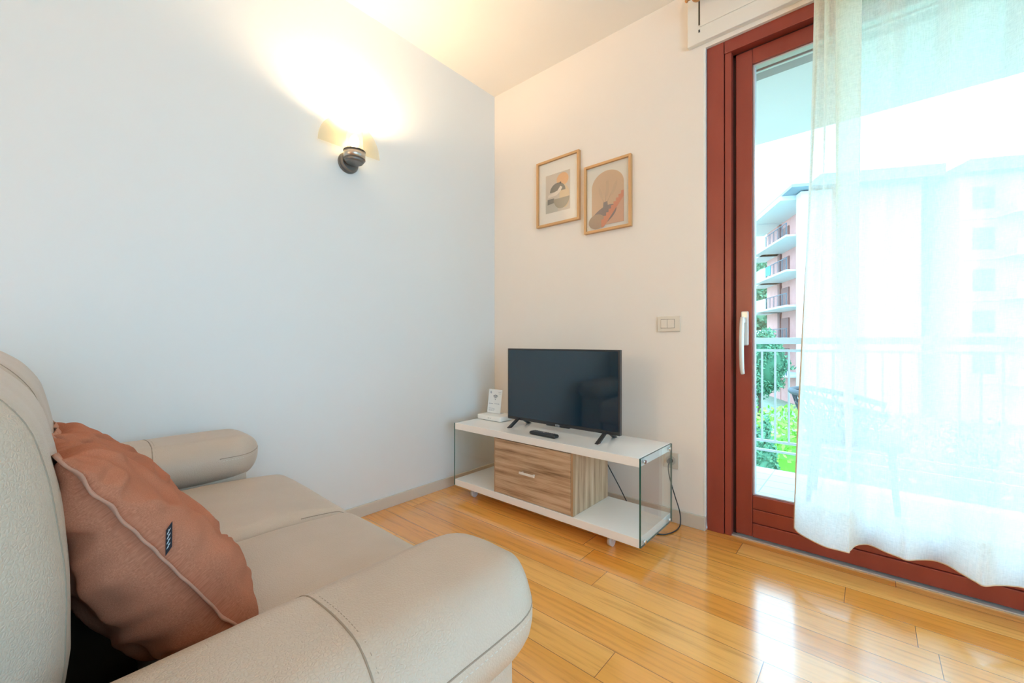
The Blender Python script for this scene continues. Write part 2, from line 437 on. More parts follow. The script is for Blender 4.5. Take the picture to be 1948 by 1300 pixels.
# arms
def arm(xa, xb, outer):
    s = 1 if outer > 0 else -1
    px0, px1 = (xa + .03, xb - .045) if s > 0 else (xa + .045, xb - .03)
    bm = rbox(px0, px1, -2.28, -1.655, .06, .47, .022, 12, puff=(.006, .006, 0))
    pn = bm_obj('arm_panel', bm, LEATHER, sofa)
    def shp(p):
        # front end drops and narrows slightly, underside tucks in
        t = max(0, min(1, (p.y + 1.95) / .36))
        p.z += .006 * t ** 2
        k = max(0, (.50 - p.z) / .12); p.x += (-s) * .006 * k
        return p
    bm = rbox(xa, xb, -2.30, -1.605, .436, .578, .0705, 40, puff=(.012, .012, .012), wr=.0022, wsc=7, seed=xa * 9, shape=shp)
    bmx = bm
    for v in bmx.verts:
        # plan view: large round corners at the front end
        R = .12; cx = (xa + xb) / 2; hw = (xb - xa) / 2
        yy = v.co.y - (-1.605 - R)
        if yy > 0:
            f = math.sqrt(max(0, 1 - min(1, (yy / (R + .014))) ** 2.2))
            k = (hw - R + R * f) / hw
            v.co.x = cx + (v.co.x - cx) * k
    o, tr = bm_obj('armrest', bmx, LEATHER, sofa, keep=True)
    # cross seam over the roll
    cx = (xa + xb) / 2; cz = .50
    seam = []
    for i in range(34):
        a = -.28 * PI + (1.56 * PI) * i / 33
        seam.append(((cx, -1.930 + .012 * math.sin(a), cz), (math.cos(a), -.0, math.sin(a))))
    p1 = project(tr, [q[0] for q in seam], [q[1] for q in seam], .0004)
    MB().tube(p1, .0017, 6).build('cross_seam', SEAM, o)
    p2 = project(tr, [(q[0][0], q[0][1] + .008, q[0][2]) for q in seam], [q[1] for q in seam], .0003)
    dashes(p2, .0042, .003, .0006, SEAM, 'stitching', o)
    # long seam along the outer side and round the front
    pts, dr = [], []
    for i in range(60):
        t = i / 59
        y = -2.24 + t * .50; pts.append((cx, y, .545)); dr.append((s, 0, -.13))
    for i in range(1, 40):
        a = (PI) * i / 39
        pts.append((cx, -1.75, .545)); dr.append((s * math.cos(a), math.sin(a), -.13))
    p3 = project(tr, pts, dr, .0002); MB().tube(p3, .0013, 6).build('long_seam', SEAM, o)
    p4 = project(tr, [(p[0], p[1], p[2] - .009) for p in pts], dr, .0003)
    dashes(p4, .0055, .0035, .0009, THREAD, 'stitching', o)
arm(1.415, 1.666, 1)
arm(.055, .343, -1)
# seat cushions
def seat(xa, xb, sd):
    def shp(p):
        t = max(0, min(1, (p.y + 1.80) / .28)); p.z -= .022 * t ** 2
        return p
    bm = rbox(xa, xb, -2.03, -1.535, .27, .448, .045, 34, puff=(.0, .016, .012), wr=.003, wsc=5, seed=sd, shape=shp)
    o, tr = bm_obj('seat_cushion', bm, LEATHER, sofa, keep=True)
    cx = (xa + xb) / 2
    for xx in ((xb - .016,) if sd < 4 else ()):
        pts = [(xx, -2.0, .36)] * 40; dr = [(0, math.sin(a), math.cos(a)) for a in [(-.1 + .75 * i / 39) * PI for i in range(40)]]
        pts = [(xx, -1.68, .36)] * 30; dr = [(0, math.sin(a), math.cos(a)) for a in [(.0 + .6 * i / 29) * PI for i in range(30)]]
        path = project(tr, pts, dr, .0003)
        MB().tube(path, .0013, 6).build('seam', SEAM, o)
seat(.340, .8655, 2.)
seat(.8645, 1.405, 5.)
# back cushions
def back(xa, xb, sd):
    def shp(p):
        # leans back towards the top
        if p.z > .62: p.y -= .20 * (p.z - .62) ** 2 / .35 + 0
        if p.z < .56: p.y -= .10 * (.56 - p.z)
        return p
    bm = rbox(xa, xb, -2.40, -2.142, .40, .935, .118, 34, puff=(.012, .010, .012), wr=.004, wsc=5, seed=sd, shape=shp)
    o, tr = bm_obj('back_cushion', bm, LEATHER, sofa, keep=True)
    for xx in (xb - .085, xa + .085):
        org = (xx, -2.27, .66); path = project(tr, [org] * 60, [(0, math.cos(a), math.sin(a)) for a in [(-.42 + 1.1 * i / 59) * PI for i in range(60)]], .0003)
        MB().tube(path, .0014, 6).build('seam', SEAM, o)
back(.30, .865, 1.)
back(.868, 1.435, 4.)

# ---------------------------------------------------------------- throw pillows
def pillow(name, label, ctr, wd, ht, th, rot, seed, tagged):
    root = thing(name, label, 'cushion', ctr, 'terracotta throw pillows')
    M = Matrix.Translation(ctr) @ rot.to_4x4()
    n = 90
    sp = lambda t: .5 - .5 * math.cos(PI * t)
    def P(u, v, side):
        x = u * 2 - 1; y = v * 2 - 1
        e = max(0, (1 - x ** 2)) ** .5 * max(0, (1 - y ** 2)) ** .5
        prof = e ** .62
        px = wd / 2 * x * (1 - .10 * (1 - y * y) * abs(x) ** 3 * 1.0)
        py = ht / 2 * y * (1 - .10 * (1 - x * x) * abs(y) ** 3 * 1.0)
        sl = 1 - .36 * y; z = side * th / 2 * prof * sl * (1.25 if side > 0 else 1.)
        q = Vector((px * 5 + seed, py * 5, side * 3.))
        z += side * prof * (.020 * noise.noise(q) )
        # creases running in from the seams
        ed = 1 - e
        cr = 1.5 * noise.noise(Vector((x * 1.6 + seed, y * 6.5, side * 2))) * abs(x) ** 2 + 1.5 * noise.noise(Vector((x * 6.5, y * 1.6 + seed, side * 5))) * abs(y) ** 2
        z += .019 * cr * min(1, e * 3) * ed ** .5 * side
        rd = math.exp(-(noise.noise(Vector((x * 1.5 + y * 1.1 + seed, y * 2.6 - x, side * 7))) * 4.2) ** 2)
        z += .016 * rd * e * side
        wob = .008 * noise.noise(Vector((x * 3 + seed, y * 3, 9))) 
        return Vector((px + wob * (1 - e), py + wob * (1 - e), z))
    bm = bmesh.new(); uvl = bm.loops.layers.uv.new('UVMap')
    for side in (1, -1):
        vs = [[bm.verts.new(M @ P(sp(i / n), sp(j / n), side)) for j in range(n + 1)] for i in range(n + 1)]
        for i in range(n):
            for j in range(n):
                f = bm.faces.new((vs[i][j], vs[i + 1][j], vs[i + 1][j + 1], vs[i][j + 1])); f.smooth = True
                for lp, (a, c) in zip(f.loops, ((i, j), (i + 1, j), (i + 1, j + 1), (i, j + 1))): lp[uvl].uv = (sp(a / n), sp(c / n))
    bmesh.ops.remove_doubles(bm, verts=bm.verts, dist=.00002)
    body = bm_obj('pillow_cover', bm, LINEN, root)
    # raw-edged seam flange round the rim
    rim = []
    K = 60
    for k in range(K): rim.append((k / K, 0))
    for k in range(K): rim.append((1, k / K))
    for k in range(K): rim.append((1 - k / K, 1))
    for k in range(K): rim.append((0, 1 - k / K))
    b = MB(); a_, c_ = [], []
    for i, (u, v) in enumerate(rim):
        p = P(u, v, 1); p.z = 0
        d = Vector((p.x, p.y, 0)); 
        nx = Vector(((u - .5) * 2, (v - .5) * 2, 0)); nx = Vector((nx.x if abs(nx.x) > .98 else 0, nx.y if abs(nx.y) > .98 else 0, 0)).normalized()
        ww = .011 + .003 * noise.noise(Vector((i * .35, seed, 0)))
        zz = .006 * noise.noise(Vector((i * .22, seed, 4)))
        a_.append(M @ (p - nx * .004 + Vector((0, 0, zz * .3)))); c_.append(M @ (p + nx * ww + Vector((0, 0, zz))))
    m_ = len(rim); nn = (rot @ Vector((0, 0, 1))) * .0022
    va = [b.bm.verts.new(p + nn) for p in a_]; vc = [b.bm.verts.new(p + nn * .8) for p in c_]
    vb = [b.bm.verts.new(p - nn) for p in a_]; vd = [b.bm.verts.new(p - nn * .8) for p in c_]
    for i in range(m_):
        j = (i + 1) % m_
        for q in ((va[i], va[j], vc[j], vc[i]), (vc[i], vc[j], vd[j], vd[i]), (vb[i], vd[i], vd[j], vb[j])):
            b.bm.faces.new(q).smooth = True
    b.build('seam_flange', LINEN_EDGE, root, label='frayed lighter seam edge')
    if tagged:
        q = P(1, .50, 1); q.z = 0
        A = M @ (q + Vector((.006, .004, -.004))); ux = (rot @ Vector((-.10, .80, -.55))).normalized(); uo = (rot @ Vector((.35, .45, -.75))).normalized()
        b = MB(); t = uo.cross(ux).normalized() * .0006
        b.poly([A, A + ux * .036, A + ux * .036 + uo * .015, A + uo * .015], thick=t)
        tg = b.build('brand_tag', mat('black_tag', (.02, .022, .03), .6), root, label='black woven tag with pale lettering')
        b = MB(); sgn = -1 if True else 1
        for i in range(4):
            o_ = A + ux * (.006 + i * .0068) + uo * .0035
            for k in (1.6, -0.9):
                b.poly([o_ + t * k, o_ + ux * .002 + t * k, o_ + ux * (.004) + uo * .008 + t * k, o_ + ux * .002 + uo * .008 + t * k])
            o2 = A + ux * (.006 + i * .0068) + uo * .0068
            for k in (1.6, -.9):
                b.poly([o2 + t * k, o2 + ux * .005 + t * k, o2 + ux * .005 + uo * .0014 + t * k, o2 + uo * .0014 + t * k])
        b.build('lettering', mat('pale_thread_print', (.6, .72, .78), .7), tg, label='pale blue lettering')
    return root
def basis(u, v):
    u = Vector(u).normalized(); v = Vector(v); v = (v - u * v.dot(u)).normalized(); n = u.cross(v)
    return Matrix((u, v, n)).transposed()
pillow('throw_pillow', 'crumpled terracotta linen pillow with a black tag, nearest the camera, leaning on the sofa back', (1.10, -2.050, .600), .36, .40, .142,
       basis((1, .06, .07), (.02, -.20, .33)), 3.1, True)
pillow('throw_pillow', 'crumpled terracotta linen pillow half hidden behind the tagged one, nearer the left wall', (.70, -2.05, .585), .36, .36, .15,
       basis((1, -.02, .06), (-.02, -.19, .33)), 8.4, False)

# ---------------------------------------------------------------- tv stand
ts = thing('tv_stand', 'low white and oak television stand on castors with glass sides in the corner', 'tv stand', (.736, -.34, 0))
SX0, SX1, SY0, SY1 = .155, 1.318, -.51, -.155
MB().box((SX0, SY0, .405), (SX1, SY1, .443), bev=.0015).build('top', LACQ, ts)
MB().box((SX0, SY0, .066), (SX1, SY1, .104), bev=.0015).build('bottom_shelf', LACQ, ts)
def gpanel(x, edge):
    b = MB()
    y0, y1, z0, z1 = SY0 + .0005, SY1 + .0005, .068, .442
    r = b.box((x, y0, z0), (x + .008, y1, z1), GLASS)
    b.mi(GLASS_EDGE)
    for f in b.bm.faces:
        if abs(f.normal.x) < .5: f.material_index = 1
    b.bm.normal_update()
    for f in b.bm.faces: f.material_index = 0 if abs(f.normal.x) > .5 else 1
    g = b.build('glass_side', None, ts, label='clear glass side panel with green edge')
    for yy in (SY0 + .035, SY1 - .035):
        for zz in (.085, .424):
            xx = x + .008 if edge > 0 else x
            MB().cyl((xx, yy, zz), (xx + edge * .006, yy, zz), .009, .008, 20).build('stud', CHROME, g)
gpanel(SX1 + .0005, 1); gpanel(SX0 - .0085, -1)
b = MB()
b.box((.479, SY0 + .022, .105), (.495, SY1 - .01, .4045)); b.box((.974, SY0 + .022, .105), (.990, SY1 - .01, .4045))
b.box((.495, SY1 - .025, .105), (.974, SY1 - .01, .4045)); b.box((.495, SY0 + .022, .105), (.974, SY1 - .025, .118))
b.build('drawer_box', OAKV, ts, label='oak box around the drawer')
b = MB(); b.box((.484, SY0 + .003, .107), (.977, SY0 + .020, .4005), bev=.001); dr_ = b.build('drawer', OAK, ts, label='sawn oak drawer front')
b = MB(); b.box((.478, SY0 + .004, .1045), (.4832, SY0 + .022, .4045)); OE = mat('oak_edge', (.42, .27, .15), .5); b.build('box_edge', OE, ts)
MB().box((.9788, SY0 + .004, .1045), (.991, SY0 + .022, .4045)).build('box_edge', OE, ts)
b = MB(); b.box((.672, SY0 - .016, .246), (.772, SY0 - .011, .258), bev=.001)
b.box((.682, SY0 - .012, .248), (.690, SY0 + .004, .256)); b.box((.754, SY0 - .012, .248), (.762, SY0 + .004, .256)); b.build('handle', mat('white_handle', (.82, .78, .72), .3), dr_, label='pale flat bar handle')
def castor(x, y):
    b = MB(); b.box((x - .018, y - .014, .055), (x + .018, y + .014, .0655), bev=.002)
    b.box((x - .016, y - .004, .03), (x - .012, y + .016, .058), bev=.002); b.box((x + .012, y - .004, .03), (x + .016, y + .016, .058), bev=.002)
    f = b.build('castor', WHITEP, ts)
    MB().cyl((x - .0105, y + .008, .0225), (x + .0105, y + .008, .0225), .0225, seg=28).build('wheel', mat('grey_castor_wheel', (.62, .61, .62), .4), f)
for x in (.25, 1.155):
    for y in (SY0 + .06, SY1 - .06): castor(x, y)

# television
tv = thing('television', 'flat black thirty two inch television on the low white stand', 'television', (.776, -.31, .443))
TX0, TX1, TZ0, TZ1, TY = .414, 1.138, .476, .893, -.322
b = MB(); b.box((TX0, TY, TZ0), (TX1, TY + .022, TZ1), bev=.002); b.box((TX0 + .06, TY + .022, TZ0 + .05), (TX1 - .06, TY + .058, TZ1 - .09), bev=.012)
hs = b.build('housing', mat('tv_housing', (.03, .03, .032), .28), tv)
scr = mat('tv_screen', (.003, .020, .040), .05, spec=.5); bs(scr).inputs['IOR'].default_value = 1.75  # blue of the reflected wall mixed into the screen's base colour
MB().box((TX0 + .009, TY - .0012, TZ0 + .018), (TX1 - .009, TY - .0002, TZ1 - .009)).build('screen', scr, tv, label='glossy dark reflective screen')
b = MB(); b.box((.70, TY - .004, TZ0 - .004), (.85, TY + .01, TZ0 + .007), bev=.002); b.build('sensor_bar', BLACKP, hs)
b = MB(); b.box((.762, TY - .006, TZ0 - .001), (.790, TY - .0041, TZ0 + .010), bev=.001); b.build('badge', mat('silver_badge', (.55, .56, .58), .25, .8), hs, label='small silver maker badge')
for fx in (.500, 1.062):
    b = MB()
    for y_ in (-.405, -.225):
        m_ = -.322 if y_ < -.3 else -.300
        b.poly([(fx - .009, y_ - .012, .4436), (fx - .009, y_ + .012, .4436), (fx - .009, m_ + .010, .486), (fx - .009, m_ - .010, .486)], thick=(.018, 0, 0))
    b.build('foot', BLACKP, tv)

# remote control
rc = thing('remote_control', 'slim black remote control lying in front of the television', 'remote control', (.77, -.44, .443))
R_ = Matrix.Translation((.77, -.44, .4435)) @ Matrix.Rotation(math.radians(-2), 4, 'Z')
bm = rbox(-.085, .085, -.021, .021, 0, .018, .0088, 14)
for v in bm.verts: v.co.z += 0
bmesh.ops.transform(bm, matrix=R_, verts=bm.verts); bm_obj('case', bm, BLACKP, rc)
b = MB()
for i in range(11):
    for j in range(3):
        p = R_ @ Vector((-.066 + i * .0125, -.011 + j * .011, .0178)); b.box(p - Vector((.0036, .0033, 0)), p + Vector((.0036, .0033, .0016)), bev=.0008)
b.build('buttons', mat('grey_keys', (.16, .16, .17), .5), rc, label='rows of small grey buttons')
MB().cyl(R_ @ Vector((.0, 0, .0178)), R_ @ Vector((0, 0, .0196)), .0042, seg=16).build('button', mat('pale_key', (.55, .5, .45), .4), rc, label='single pale round button')

# router and wifi card
rt = thing('router', 'small white router box at the left end of the stand', 'router', (.262, -.262, .443))
bm = rbox(.165, .365, -.335, -.195, .4445, .476, .008, 10); bm_obj('case', bm, WHITEP, rt)
b = MB()
for i, x in enumerate((.262, .270, .286)): b.cyl((x, -.3352, .461), (x, -.3362, .461), .0022, seg=10)
b.build('indicator_lights', mat('grey_indicator', (.22, .24, .22), .4), rt, label='tiny grey indicator dots')
wc = thing('wifi_card', 'white acrylic card with a wireless symbol standing on the router', 'card', (.245, -.24, .477))
yc = -.258; x0, x1, z0, z1 = .178, .292, .478, .628
wm = Matrix.Translation((.235, yc, z0)) @ Matrix.Rotation(math.radians(-8), 4, 'X')
def wpt(x, z, y=0): return wm @ Vector((x - .235, y, z - z0))
b = MB(); b.bm.verts.ensure_lookup_table()
b.box((x0 - .235, 0, 0), (x1 - .235, .003, z1 - z0), bev=.0008); bmesh.ops.transform(b.bm, matrix=wm, verts=b.bm.verts)
b.build('card', mat('card_white', (.78, .82, .84), .3), wc)
b = MB(); b.box((x0 - .235, 0.003, -.0006), (x1 - .235, .035, .002)); bmesh.ops.transform(b.bm, matrix=Matrix.Translation((.235, yc, z0)), verts=b.bm.verts); b.build('foot', mat('clear_foot', (.8, .82, .83), .2), wc)
INK = mat('dark_print', (.10, .15, .20), .6); INK2 = mat('pale_print', (.42, .48, .56), .6)
b = MB(); cx, cz = .240, .566
for r in (.010, .018, .026):
    pts = []
    for i in range(17):
        a = PI * (.25 + .5 * i / 16); pts.append(wpt(cx + r * math.cos(a), cz + r * math.sin(a), -.0004))
    b.tube(pts, .0019, 6)
b.ball(wpt(cx, cz - .001, -.0004), .0032, (1, .3, 1)); b.build('wireless_symbol', INK, wc, label='dark wireless signal arcs')
b = MB()
def bar(x, z, w_, h_): b.poly([wpt(x, z, -.0008), wpt(x + w_, z, -.0008), wpt(x + w_, z + h_, -.0008), wpt(x, z + h_, -.0008)])
b.ball(wpt(.198, .606, -.0004), .007, (1, .1, 1.4)); b.build('crest', INK2, wc, label='small grey emblem in the corner of the card'); b = MB()
for z, ws in ((.609, (.262, .024)), (.600, (.266, .02))): bar(ws[0], z, ws[1], .0025)
b.build('small_print', INK2, wc, label='two pale grey lines at the top right of the card'); b = MB()
x = .188
for w_ in (.010, .012, .008): bar(x, .533, w_, .006); x += w_ + .003
x = .236
for w_ in (.006, .010, .005, .012): bar(x, .535, w_, .005); x += w_ + .003
b.build('small_print', INK2, wc, label='pale grey network line'); b = MB()
for k, z in enumerate((.505, .498, .491)):
    x = .190
    for w_ in ((.02, .014, .01), (.012, .02, .016), (.016, .018, .007))[k]: bar(x, z, w_, .0025); x += w_ + .003
b.build('small_print', INK2, wc, label='pale grey lines of small print')

# cables, outlet, switch
ol = thing('wall_outlet', 'pale beige wall socket plate behind the right end of the stand', 'outlet', (1.27, 0, .317))
MB().box((1.232, -.009, .277), (1.306, 0, .358), bev=.002).build('plate', mat('socket_beige', (.62, .57, .49), .4), ol)
b = MB().cyl((1.268, -.009, .318), (1.268, -.014, .318), .024, seg=28); b.build('socket', mat('socket_insert', (.50, .46, .40), .4), ol)
pc = thing('power_cord', 'thin black cord with a round plug hanging from the wall socket to the floor', 'cable', (1.27, -.03, .318))
MB().cyl((1.268, -.0145, .318), (1.268, -.04, .318), .013, .011, 20).build('plug', mat('dark_plug', (.06, .055, .05), .5), pc)
MB().tube(smooth_path([(1.268, -.034, .314), (1.266, -.04, .29), (1.268, -.035, .25), (1.279, -.03, .20), (1.297, -.028, .14), (1.318, -.03, .08), (1.326, -.035, .035), (1.328, -.06, .006), (1.322, -.13, .0035), (1.295, -.185, .0035), (1.24, -.20, .0035), (1.15, -.16, .0035), (1.05, -.08, .0035)], 90), .003, 8).build('cord', BLACKP, pc)
ac = MB().tube(smooth_path([(.88, -.14, .42), (.90, -.10, .34), (.955, -.075, .225), (1.0, -.06, .14), (1.045, -.05, .055), (1.07, -.045, .004), (1.12, -.05, .0036)], 60), .003, 8).build('aerial_cable', BLACKP)
tag(ac, 'black cable running down behind the open right bay of the stand', 'cable')
sw = thing('light_switch', 'rectangular beige light switch plate on the wall beside the door', 'switch', (1.258, 0, 1.026))
MB().box((1.197, -.009, .986), (1.315, 0, 1.066), bev=.0025).build('plate', mat('switch_beige', (.70, .65, .57), .4), sw)
b = MB().box((1.2155, -.0097, 1.0035), (1.2865, -.0088, 1.0495)); b.build('module_gap', mat('switch_gap', (.16, .12, .09), .8), sw)
for i in range(2): MB().box((1.2165 + i * .0345, -.0125, 1.005), (1.250 + i * .0355, -.009, 1.048), bev=.001).build('rocker', mat('rocker_beige', (.72, .67, .60), .4), sw)

# ---------------------------------------------------------------- pictures
CREAM = paper('mat_board', (.80, .76, .69))
def frame(name, label, x0, x1, z0, z1):
    r = thing(name, label, 'picture', ((x0 + x1) / 2, 0, z0)); w_ = .0145
    b = MB(); d0, d1 = -.024, -.001
    b.box((x0, d0, z0), (x0 + w_, d1, z1), bev=.0015); b.box((x1 - w_, d0, z0), (x1, d1, z1), bev=.0015)
    b.box((x0 + w_, d0, z1 - w_), (x1 - w_, d1, z1), bev=.0015); b.box((x0 + w_, d0, z0), (x1 - w_, d1, z0 + w_), bev=.0015)
    b.build('frame', FRAMEW, r)
    MB().box((x0 + w_, -.010, z0 + w_), (x1 - w_, -.004, z1 - w_)).build('mount', CREAM, r)
    MB().box((x0 + w_, -.0165, z0 + w_), (x1 - w_, -.0150, z1 - w_)).build('glazing', glass_mat('picture_glass', (1, 1, 1), .06, .8), r)
    return r
def art(parent, x0, z0, w_, h_, shapes):
    pr = None
    for i, (name, pts, c) in enumerate(shapes):
        b = MB(); y = -.0103 - i * .0003
        b.poly([(x0 + p[0] * w_, y, z0 + p[1] * h_) for p in pts], thick=(0, .0002, 0))
        pm = paper('print_' + name, c)
        if pr is None: pr = b.build('print', pm, parent)
        else: b.build(name, pm, pr)
def ell(cx, cy, rx, ry, a0=0, a1=360, n=40, rot=0):
    o = []; r = math.radians(rot)
    for i in range(n + (a1 - a0 < 360)):
        t = math.radians(a0 + (a1 - a0) * i / n); x, y = rx * math.cos(t), ry * math.sin(t)
        o.append((cx + x * math.cos(r) - y * math.sin(r), cy + x * math.sin(r) + y * math.cos(r)))
    return o
rect = [(0, 0), (1, 0), (1, 1), (0, 1)]
p1 = frame('framed_picture', 'left wooden framed abstract print with orange disc and grey shapes in a white mount', .398, .722, 1.674, 2.096)
art(p1, .466, 1.756, .185, .244, [
    ('ground', rect, (.60, .52, .43)),
    ('lower_panel', [(0, 0), (.5, 0), (.5, .33), (0, .33)], (.50, .47, .40)),
    ('orange_disc', ell(.70, .80, .24, .17), (.74, .42, .20)),
    ('ochre_drop', ell(.78, .36, .20, .30, rot=8), (.66, .50, .30)),
    ('grey_dome', ell(.50, .52, .32, .22, 0, 180), (.22, .19, .15)),
    ('grey_slab', [(.08, .22), (.36, .24), (.36, .36), (.08, .36)], (.20, .18, .15)),
    ('grey_bowl', ell(.66, .33, .32, .27, 180, 360), (.34, .29, .21)),
    ('cream_arc', [(.1, .40), (.45, .42), (.62, .50), (.70, .60), (.62, .64), (.50, .54), (.3, .50), (.12, .47)], (.76, .66, .55)),
    ('dot', ell(.62, .72, .035, .028), (.10, .07, .05))])
p2 = frame('framed_picture', 'right wooden framed abstract print with arch, vase and terracotta steps', .757, 1.054, 1.573, 1.973)
arch = [(.12, .06), (.88, .06), (.88, .66)] + [(.5 + .38 * math.cos(a), .66 + .24 * math.sin(a)) for a in [PI * i / 24 for i in range(1, 24)]] + [(.12, .66)]
steps = [(.36, .02)]
n_ = 9
for i in range(n_):
    steps += [(.36 + .52 * i / n_, .10 + .43 * (i + 1) / n_), (.36 + .52 * (i + 1) / n_, .10 + .43 * (i + 1) / n_)]
steps += [(.88, .44), (.42, .03)]
def stalk(x0, y0, x1, y1, w_=.008): return [(x0 - w_, y0), (x0 + w_, y0), (x1 + w_ / 2, y1), (x1 - w_ / 2, y1)]
art(p2, .7715, 1.5875, .268, .371, [
    ('sheet', [(0.004, .003), (.996, .003), (.996, .997), (.004, .997)], (.70, .67, .60)),
    ('arch', arch, (.60, .42, .27)),
    ('stalk', stalk(.44, .36, .30, .62), (.50, .35, .23)),
    ('stalk', stalk(.45, .36, .48, .74), (.50, .35, .23)),
    ('stalk', stalk(.46, .36, .72, .70), (.50, .35, .23)),
    ('leaf', ell(.50, .62, .035, .13, rot=-6), (.56, .40, .26)),
    ('leaf', ell(.66, .60, .03, .12, rot=-32), (.56, .40, .26)),
    ('leaf', ell(.34, .56, .03, .11, rot=24), (.56, .40, .26)),
    ('hill', [(.45, .06), (.88, .06), (.88, .50)], (.60, .36, .24)),
    ('vase_body', ell(.40, .20, .33, .13, rot=18), (.27, .21, .18)),
    ('pebble', ell(.25, .13, .20, .115), (.42, .30, .20)),
    ('vase_neck', [(.40, .30), (.52, .32), (.50, .42), (.41, .41)], (.27, .22, .19)),
    ('stairs', steps, (.62, .26, .15))])

# ---------------------------------------------------------------- wall sconce
sc_ = thing('wall_sconce', 'lit wall lamp with half round frosted glass plate and dark metal cup', 'wall lamp', (0, -1.115, 1.87))
cy, cz, cxx = -1.112, 1.872, .078
MET = mat('brushed_dark_metal', (.20, .19, .18), .38, .7); MET2 = mat('brushed_steel', (.55, .50, .44), .3, .9)
b = MB(); b.cyl((0, cy + .004, cz - .012), (.012, cy + .004, cz - .012), .053, seg=40); b.cyl((.012, cy + .004, cz - .012), (.032, cy + .004, cz - .012), .053, .042, 40); b.build('wall_plate', MET, sc_)
b = MB(); b.box((.028, cy - .02, cz - .012), (.05, cy + .02, cz + .010), bev=.003); b.build('arm', MET, sc_)
b = MB(); b.cyl((cxx, cy, cz - .016), (cxx, cy, cz + .022), .052, seg=48); cup = b.build('cup', MET2, sc_)
MB().cyl((cxx, cy, cz - .034), (cxx, cy, cz - .0165), .040, .053, 48).build('cup_base', MET, cup, label='dark tapered underside of the cup')
b = MB(); b.cyl((cxx, cy, cz + .0225), (cxx, cy, cz + .0255), .0535, seg=48); b.build('rim', MET, cup)
# frosted half disc behind the tube
fg = bpy.data.materials.new('frosted_amber_glass'); fg.use_nodes = True; nt = fg.node_tree; nt.nodes.remove(nt.nodes['Principled BSDF'])
t1 = N(fg, 'ShaderNodeBsdfTransparent'); t1.inputs[0].default_value = (1, .985, .93, 1)
t2 = N(fg, 'ShaderNodeBsdfTranslucent'); t2.inputs[0].default_value = (.95, .86, .66, 1)
t3 = N(fg, 'ShaderNodeBsdfGlossy'); t3.inputs['Roughness'].default_value = .2
m1 = N(fg, 'ShaderNodeMixShader'); m1.inputs[0].default_value = .22; L(fg, t1.outputs[0], m1.inputs[1]); L(fg, t2.outputs[0], m1.inputs[2])
m2 = N(fg, 'ShaderNodeMixShader'); m2.inputs[0].default_value = .05; L(fg, m1.outputs[0], m2.inputs[1]); L(fg, t3.outputs[0], m2.inputs[2])
L(fg, m2.outputs[0], nt.nodes['Material Output'].inputs[0])
b = MB(); pts = [(.034, cy + .165 * math.cos(PI * i / 48), cz + .045 + .165 * math.sin(PI * i / 48)) for i in range(49)]
b.poly(pts, thick=(.005, 0, 0)); b.build('glass_plate', fg, sc_, label='half round frosted amber glass plate')
b = MB(); b.cyl((cxx, cy, cz + .0258), (cxx, cy, cz + .135), .040, seg=40, caps=False); b.build('glass_tube', fg, sc_, label='amber glass tube around the bulb')
em = mat('glowing_bulb', (1, .9, .7)); bs(em).inputs['Emission Color'].default_value = (1, .74, .42, 1); bs(em).inputs['Emission Strength'].default_value = 14
b = MB(); b.cyl((cxx, cy, cz + .026), (cxx, cy, cz + .04), .012); b.ball((cxx, cy, cz + .075), .022, (1, 1, 1.5)); b.build('bulb', em, sc_, label='glowing bulb')
ld = bpy.data.lights.new('sconce_light', 'SPOT'); ld.energy = 20; ld.spot_size = math.radians(172); ld.spot_blend = .6; ld.color = (1, .70, .42); ld.shadow_soft_size = .035
lo = bpy.data.objects.new('sconce_light', ld); COL.objects.link(lo); lo.location = (cxx + .03, cy, cz + .15); lo.rotation_euler = (PI, 0, 0); lo.parent = sc_; lo.matrix_parent_inverse = world(sc_).inverted()

# unseen ceiling lamp added behind the camera for warm fill light
cl = thing('added_ceiling_lamp', 'round flush ceiling lamp added out of view for warm fill light', 'ceiling lamp', (2.9, -3.2, H))
MB().cyl((2.9, -3.2, H - .02), (2.9, -3.2, H), .17, seg=40).build('base', WHITEP, cl)
em2 = mat('lamp_glow', (1, 1, 1)); bs(em2).inputs['Emission Color'].default_value = (1, .64, .34, 1); bs(em2).inputs['Emission Strength'].default_value = 5
bm = rbox(2.74, 3.06, -3.36, -3.04, H - .085, H - .0205, .03, 10); bm_obj('diffuser', bm, em2, cl)

# unseen globe lamp added behind the camera to warm the back wall
fl = thing('added_floor_lamp', 'standing globe lamp added out of view in the rear left corner to warm the back wall', 'added floor lamp', (.24, -5.1, 0))
MB().cyl((.24, -5.1, 0), (.24, -5.1, .025), .14, seg=36).build('base', MET, fl)
MB().cyl((.24, -5.1, .02), (.24, -5.1, 1.53), .011, seg=16).build('pole', MET, fl)
em3 = mat('globe_glow', (1, 1, 1)); bs(em3).inputs['Emission Color'].default_value = (1, .66, .36, 1); bs(em3).inputs['Emission Strength'].default_value = 46
MB().ball((.24, -5.1, 1.66), .15, seg=32).build('fill_globe', em3, fl)

